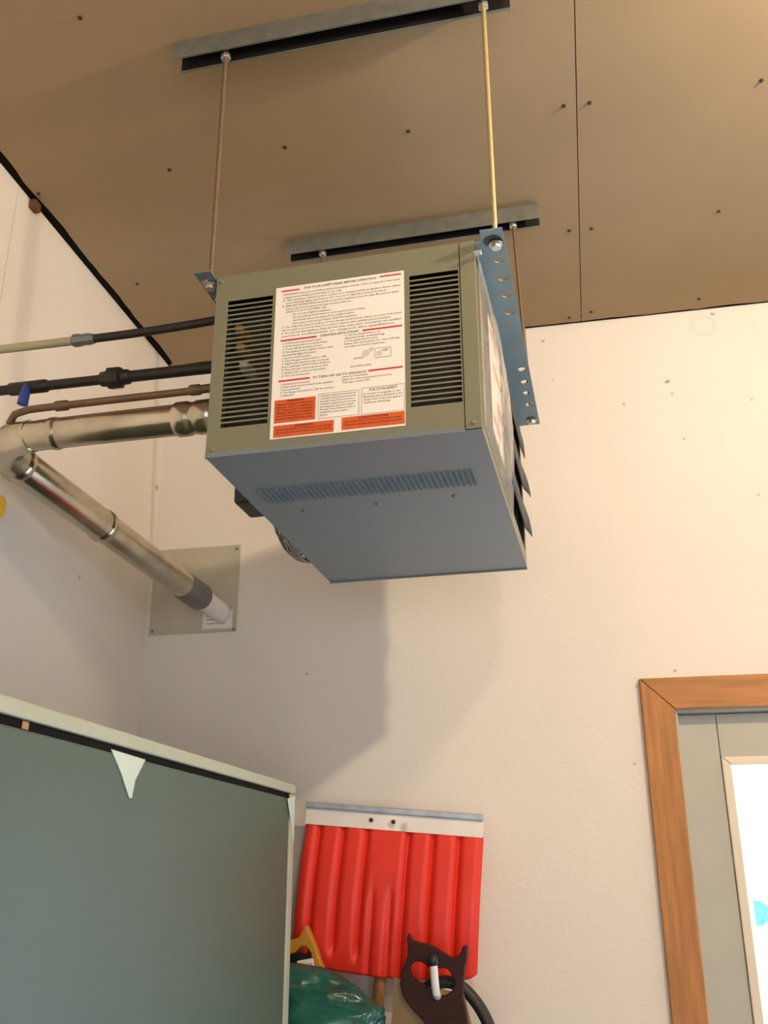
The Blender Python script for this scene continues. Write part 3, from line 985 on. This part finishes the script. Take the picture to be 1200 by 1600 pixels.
# low shelf, box (below the picture's edge) that carry the small things
sh = empty('wooden_shelf', (-.62, 2.29, FZ)); tag(sh, 'plain wooden shelf between cabinet and wall, below the bag and saw', 'shelf')
s0 = Vector(sh.location)
for lo, hi, nm in (((-1.10, 2.165, .68), (-.14, 2.405, .705), 'shelf_board'), ((-1.10, 2.165, .2), (-.14, 2.405, .225), 'shelf_board'),
                   ((-1.10, 2.165, FZ), (-1.06, 2.205, .68), 'leg'), ((-.18, 2.165, FZ), (-.14, 2.205, .68), 'leg'),
                   ((-1.10, 2.365, FZ), (-1.06, 2.405, .68), 'leg'), ((-.18, 2.365, FZ), (-.14, 2.405, .68), 'leg')):
    MB().box(Vector(lo) - s0, Vector(hi) - s0).build(nm, M['wood'], sh, bevel=.003)
cx = empty('cardboard_box', (-.74, 2.285, .705)); tag(cx, 'plain cardboard box on the shelf under the green bag', 'box')
MB().box((-.24, -.10, 0), (.25, .10, .39)).build('box_body', M['card'], cx, bevel=.004)
MB().box((-.03, -.101, .39), (.03, .101, .3915)).build('box_tape', M['mustard'], cx)

# green plastic bag: crumpled lump
bm = bmesh.new()
bmesh.ops.create_icosphere(bm, subdivisions=6, radius=1.0)
for v in bm.verts:
    p = v.co.copy()
    dsp = .10 * noise.noise(p * 1.6 + Vector((4, 1, 2))) + .075 * noise.ridged_multi_fractal(p * Vector((1.6, 2.0, 2.6)) if False else Vector((p.x * 1.5, p.y * 2, p.z * 2.6)), 1.0, 2.0, 4, 1.0, 2.0) - .07
    p *= (1 + dsp)
    zz = p.z if p.z > 0 else p.z * .9
    prof = .262
    x = p.x * prof
    z = zz * .135 - .010 * p.x * (1 if p.z > 0 else 0)
    y_ = p.y * .084
    v.co = Vector((x, y_, max(z, -.085)))
me = bpy.data.meshes.new('plastic_bag'); bm.to_mesh(me); bm.free(); me.materials.append(M['greenbag'])
me.polygons.foreach_set('use_smooth', [True] * len(me.polygons))
bg = bpy.data.objects.new('plastic_bag', me); COL.objects.link(bg)
bg.location = (-.705, 2.274, 1.182)
tag(bg, 'crumpled glossy dark green plastic bag beside the cabinet, in front of the shovel', 'bag')

# mustard tool handle with a peak and a hole, standing behind the bag
ty = empty('tool_handle', (-.70, 2.392, 1.10)); tag(ty, 'mustard yellow pointed plastic handle sticking up behind the green bag', 'tool')
outer = [(-.80, 1.375), (-.723, 1.362), (-.700, 1.366), (-.688, 1.371), (-.680, 1.385), (-.674, 1.397), (-.668, 1.392), (-.658, 1.372), (-.645, 1.345), (-.635, 1.318), (-.615, 1.28), (-.61, 1.20),
         (-.66, 1.20), (-.652, 1.28), (-.654, 1.315), (-.659, 1.337), (-.670, 1.350), (-.684, 1.350), (-.698, 1.336), (-.730, 1.328), (-.80, 1.33)]
q0 = Vector(ty.location)
MB().prism(outer, lambda u, v, w: Vector((u, 2.378 + w, v)) - q0, .026).build('handle_body', M['mustard'], ty, bevel=.004)
MB().box(Vector((-.80, 2.384, 1.09)) - q0, Vector((-.645, 2.398, 1.335)) - q0).build('handle_core', M['black'], ty, bevel=.003)
MB().tube([Vector((-.685, 2.368, 1.312)) - q0, Vector((-.650, 2.368, 1.318)) - q0], .009, 12).build('trigger', M['whitetape'], ty, smooth=True)

# ------------------------------------------------------------------ handsaw
sw = empty('hand_saw', (-.345, 2.325, .705)); tag(sw, 'old handsaw with dark horned wooden handle uppermost and rusty blade', 'saw')
w0 = Vector(sw.location)
K = .000254


def SC(cx_, cy_): return (-.415 + (cx_ - 285) * K, 1.384 - (cy_ - 150) * K)


hout = [(275, 240), (268, 190), (285, 148), (300, 178), (322, 212), (420, 232), (520, 262), (600, 308), (640, 332), (682, 345), (722, 328), (748, 290), (758, 255), (780, 240), (802, 252), (797, 340),
        (776, 420), (764, 500), (758, 580), (752, 650), (772, 740), (790, 850), (800, 1000), (796, 1180), (740, 1250), (640, 1230), (590, 1130), (530, 1010), (480, 930), (400, 835), (300, 742), (235, 660), (207, 570), (217, 450), (252, 390), (272, 330)]
hin = [(285, 430), (310, 395), (350, 375), (400, 382), (450, 412), (500, 428), (560, 426), (610, 425), (645, 455), (676, 500), (684, 545), (660, 600), (600, 640), (540, 635), (470, 590), (400, 555), (340, 525), (300, 485)]


def ring_prism(outp, inp, f, dpt):
    mb = MB()
    for pts in (outp, inp):
        pass
    bmx = mb.bm
    ov = [bmx.verts.new(f(u, v, 0)) for u, v in outp]
    iv = [bmx.verts.new(f(u, v, 0)) for u, v in inp]
    es = [bmx.edges.new((ov[i], ov[(i + 1) % len(ov)])) for i in range(len(ov))]
    es += [bmx.edges.new((iv[i], iv[(i + 1) % len(iv)])) for i in range(len(iv))]
    bmesh.ops.triangle_fill(bmx, use_beauty=True, use_dissolve=False, edges=es)
    fs = list(bmx.faces)
    ret = bmesh.ops.extrude_face_region(bmx, geom=fs)
    dv = f(0, 0, dpt) - f(0, 0, 0)
    for g in ret['geom']:
        if isinstance(g, bmesh.types.BMVert): g.co += dv
    return mb


fsaw = lambda u, v, w: Vector((SC(u, v)[0], 2.314 + w, SC(u, v)[1])) - w0
ring_prism(hout, hin, fsaw, .022).build('handle', M['sawwood'], sw, bevel=.004, seg=3)
bl = [(150, 505), (760, 560), (790, 900), (770, 1200), (560, 2780), (380, 2780), (110, 1000)]
zlow = .705
tipv = 150 + (1.384 - zlow) / K
bl = [(150, 505), (300, 560), (755, 620), (815, 860), (790, 1250), (600, tipv), (400, tipv), (110, 1000)]
MB().prism(bl, lambda u, v, w: Vector((SC(u, v)[0], 2.3245 + w, SC(u, v)[1])) - w0, .0012).build('blade', M['rust'], sw)
# teeth along the left edge
mb = MB()
ny = 70
for k in range(ny):
    q, r_ = k / ny, (k + 1) / ny
    a = Vector((110 + (400 - 110) * q, 1000 + (tipv - 1000) * q)); c_ = Vector((110 + (400 - 110) * r_, 1000 + (tipv - 1000) * r_))
    m_ = (a + c_) / 2 + Vector((-16, 0))
    mb.prism([tuple(a), tuple(c_), tuple(m_)], lambda u, v, w: Vector((SC(u, v)[0], 2.3246 + w, SC(u, v)[1])) - w0, .001)
tt = mb.build('teeth', M['rust'], sw); tt['kind'] = 'stuff'

# hook that the saw hangs on
hk = empty('wall_hook', (-.352, 2.5, 1.268)); tag(hk, 'white wall hook with a black round tip through the saw handle', 'hook')
k0 = Vector(hk.location)
hp = [(-.352, 2.4995, 1.256), (-.352, 2.36, 1.256), (-.3525, 2.318, 1.258), (-.353, 2.302, 1.266), (-.3545, 2.298, 1.285), (-.357, 2.298, 1.322)]
MB().tube([Vector(p) - k0 for p in hp], .0088, 14).build('hook_shank', M['whitetape'], hk, smooth=True)
bm = bmesh.new(); bmesh.ops.create_uvsphere(bm, u_segments=18, v_segments=12, radius=.0130)
x = MB(); x.bm.free(); x.bm = bm
o = x.build('hook_tip', M['black'], hk, smooth=True); o.location = Vector((-.358, 2.298, 1.330)) - k0; o.scale = (1, 1, 1.1)
MB().tube([Vector((-.352, 2.4998, 1.256)) - k0, Vector((-.352, 2.494, 1.256)) - k0], .02, 16).build('hook_base', M['whitetape'], hk)

# black hose looped on the same hook, hanging to the right
hs = empty('rubber_hose', (-.35, 2.36, 1.27)); tag(hs, 'black rubber hose curving down to the right behind the saw handle', 'hose')
h0 = Vector(hs.location)
ctrl = [(-.40, 2.362, 1.10), (-.395, 2.362, 1.20), (-.385, 2.362, 1.265), (-.352, 2.362, 1.282), (-.315, 2.362, 1.278), (-.285, 2.362, 1.256), (-.258, 2.362, 1.220), (-.240, 2.362, 1.175), (-.228, 2.362, 1.10), (-.225, 2.362, .95), (-.24, 2.362, .85), (-.28, 2.362, .78), (-.33, 2.362, .80), (-.38, 2.362, .90), (-.40, 2.362, 1.02)]
pts = []
for i in range(len(ctrl) - 1):
    p = [Vector(ctrl[max(0, min(len(ctrl) - 1, i + j))]) for j in (-1, 0, 1, 2)]
    for s_ in range(5):
        q = s_ / 5
        pts.append(.5 * ((2 * p[1]) + (p[2] - p[0]) * q + (2 * p[0] - 5 * p[1] + 4 * p[2] - p[3]) * q * q + (3 * p[1] - p[0] - 3 * p[2] + p[3]) * q ** 3))
pts.append(Vector(ctrl[-1]))
MB().tube([p - h0 for p in pts], .0135, 14).build('hose_body', M['rubber'], hs, smooth=True)
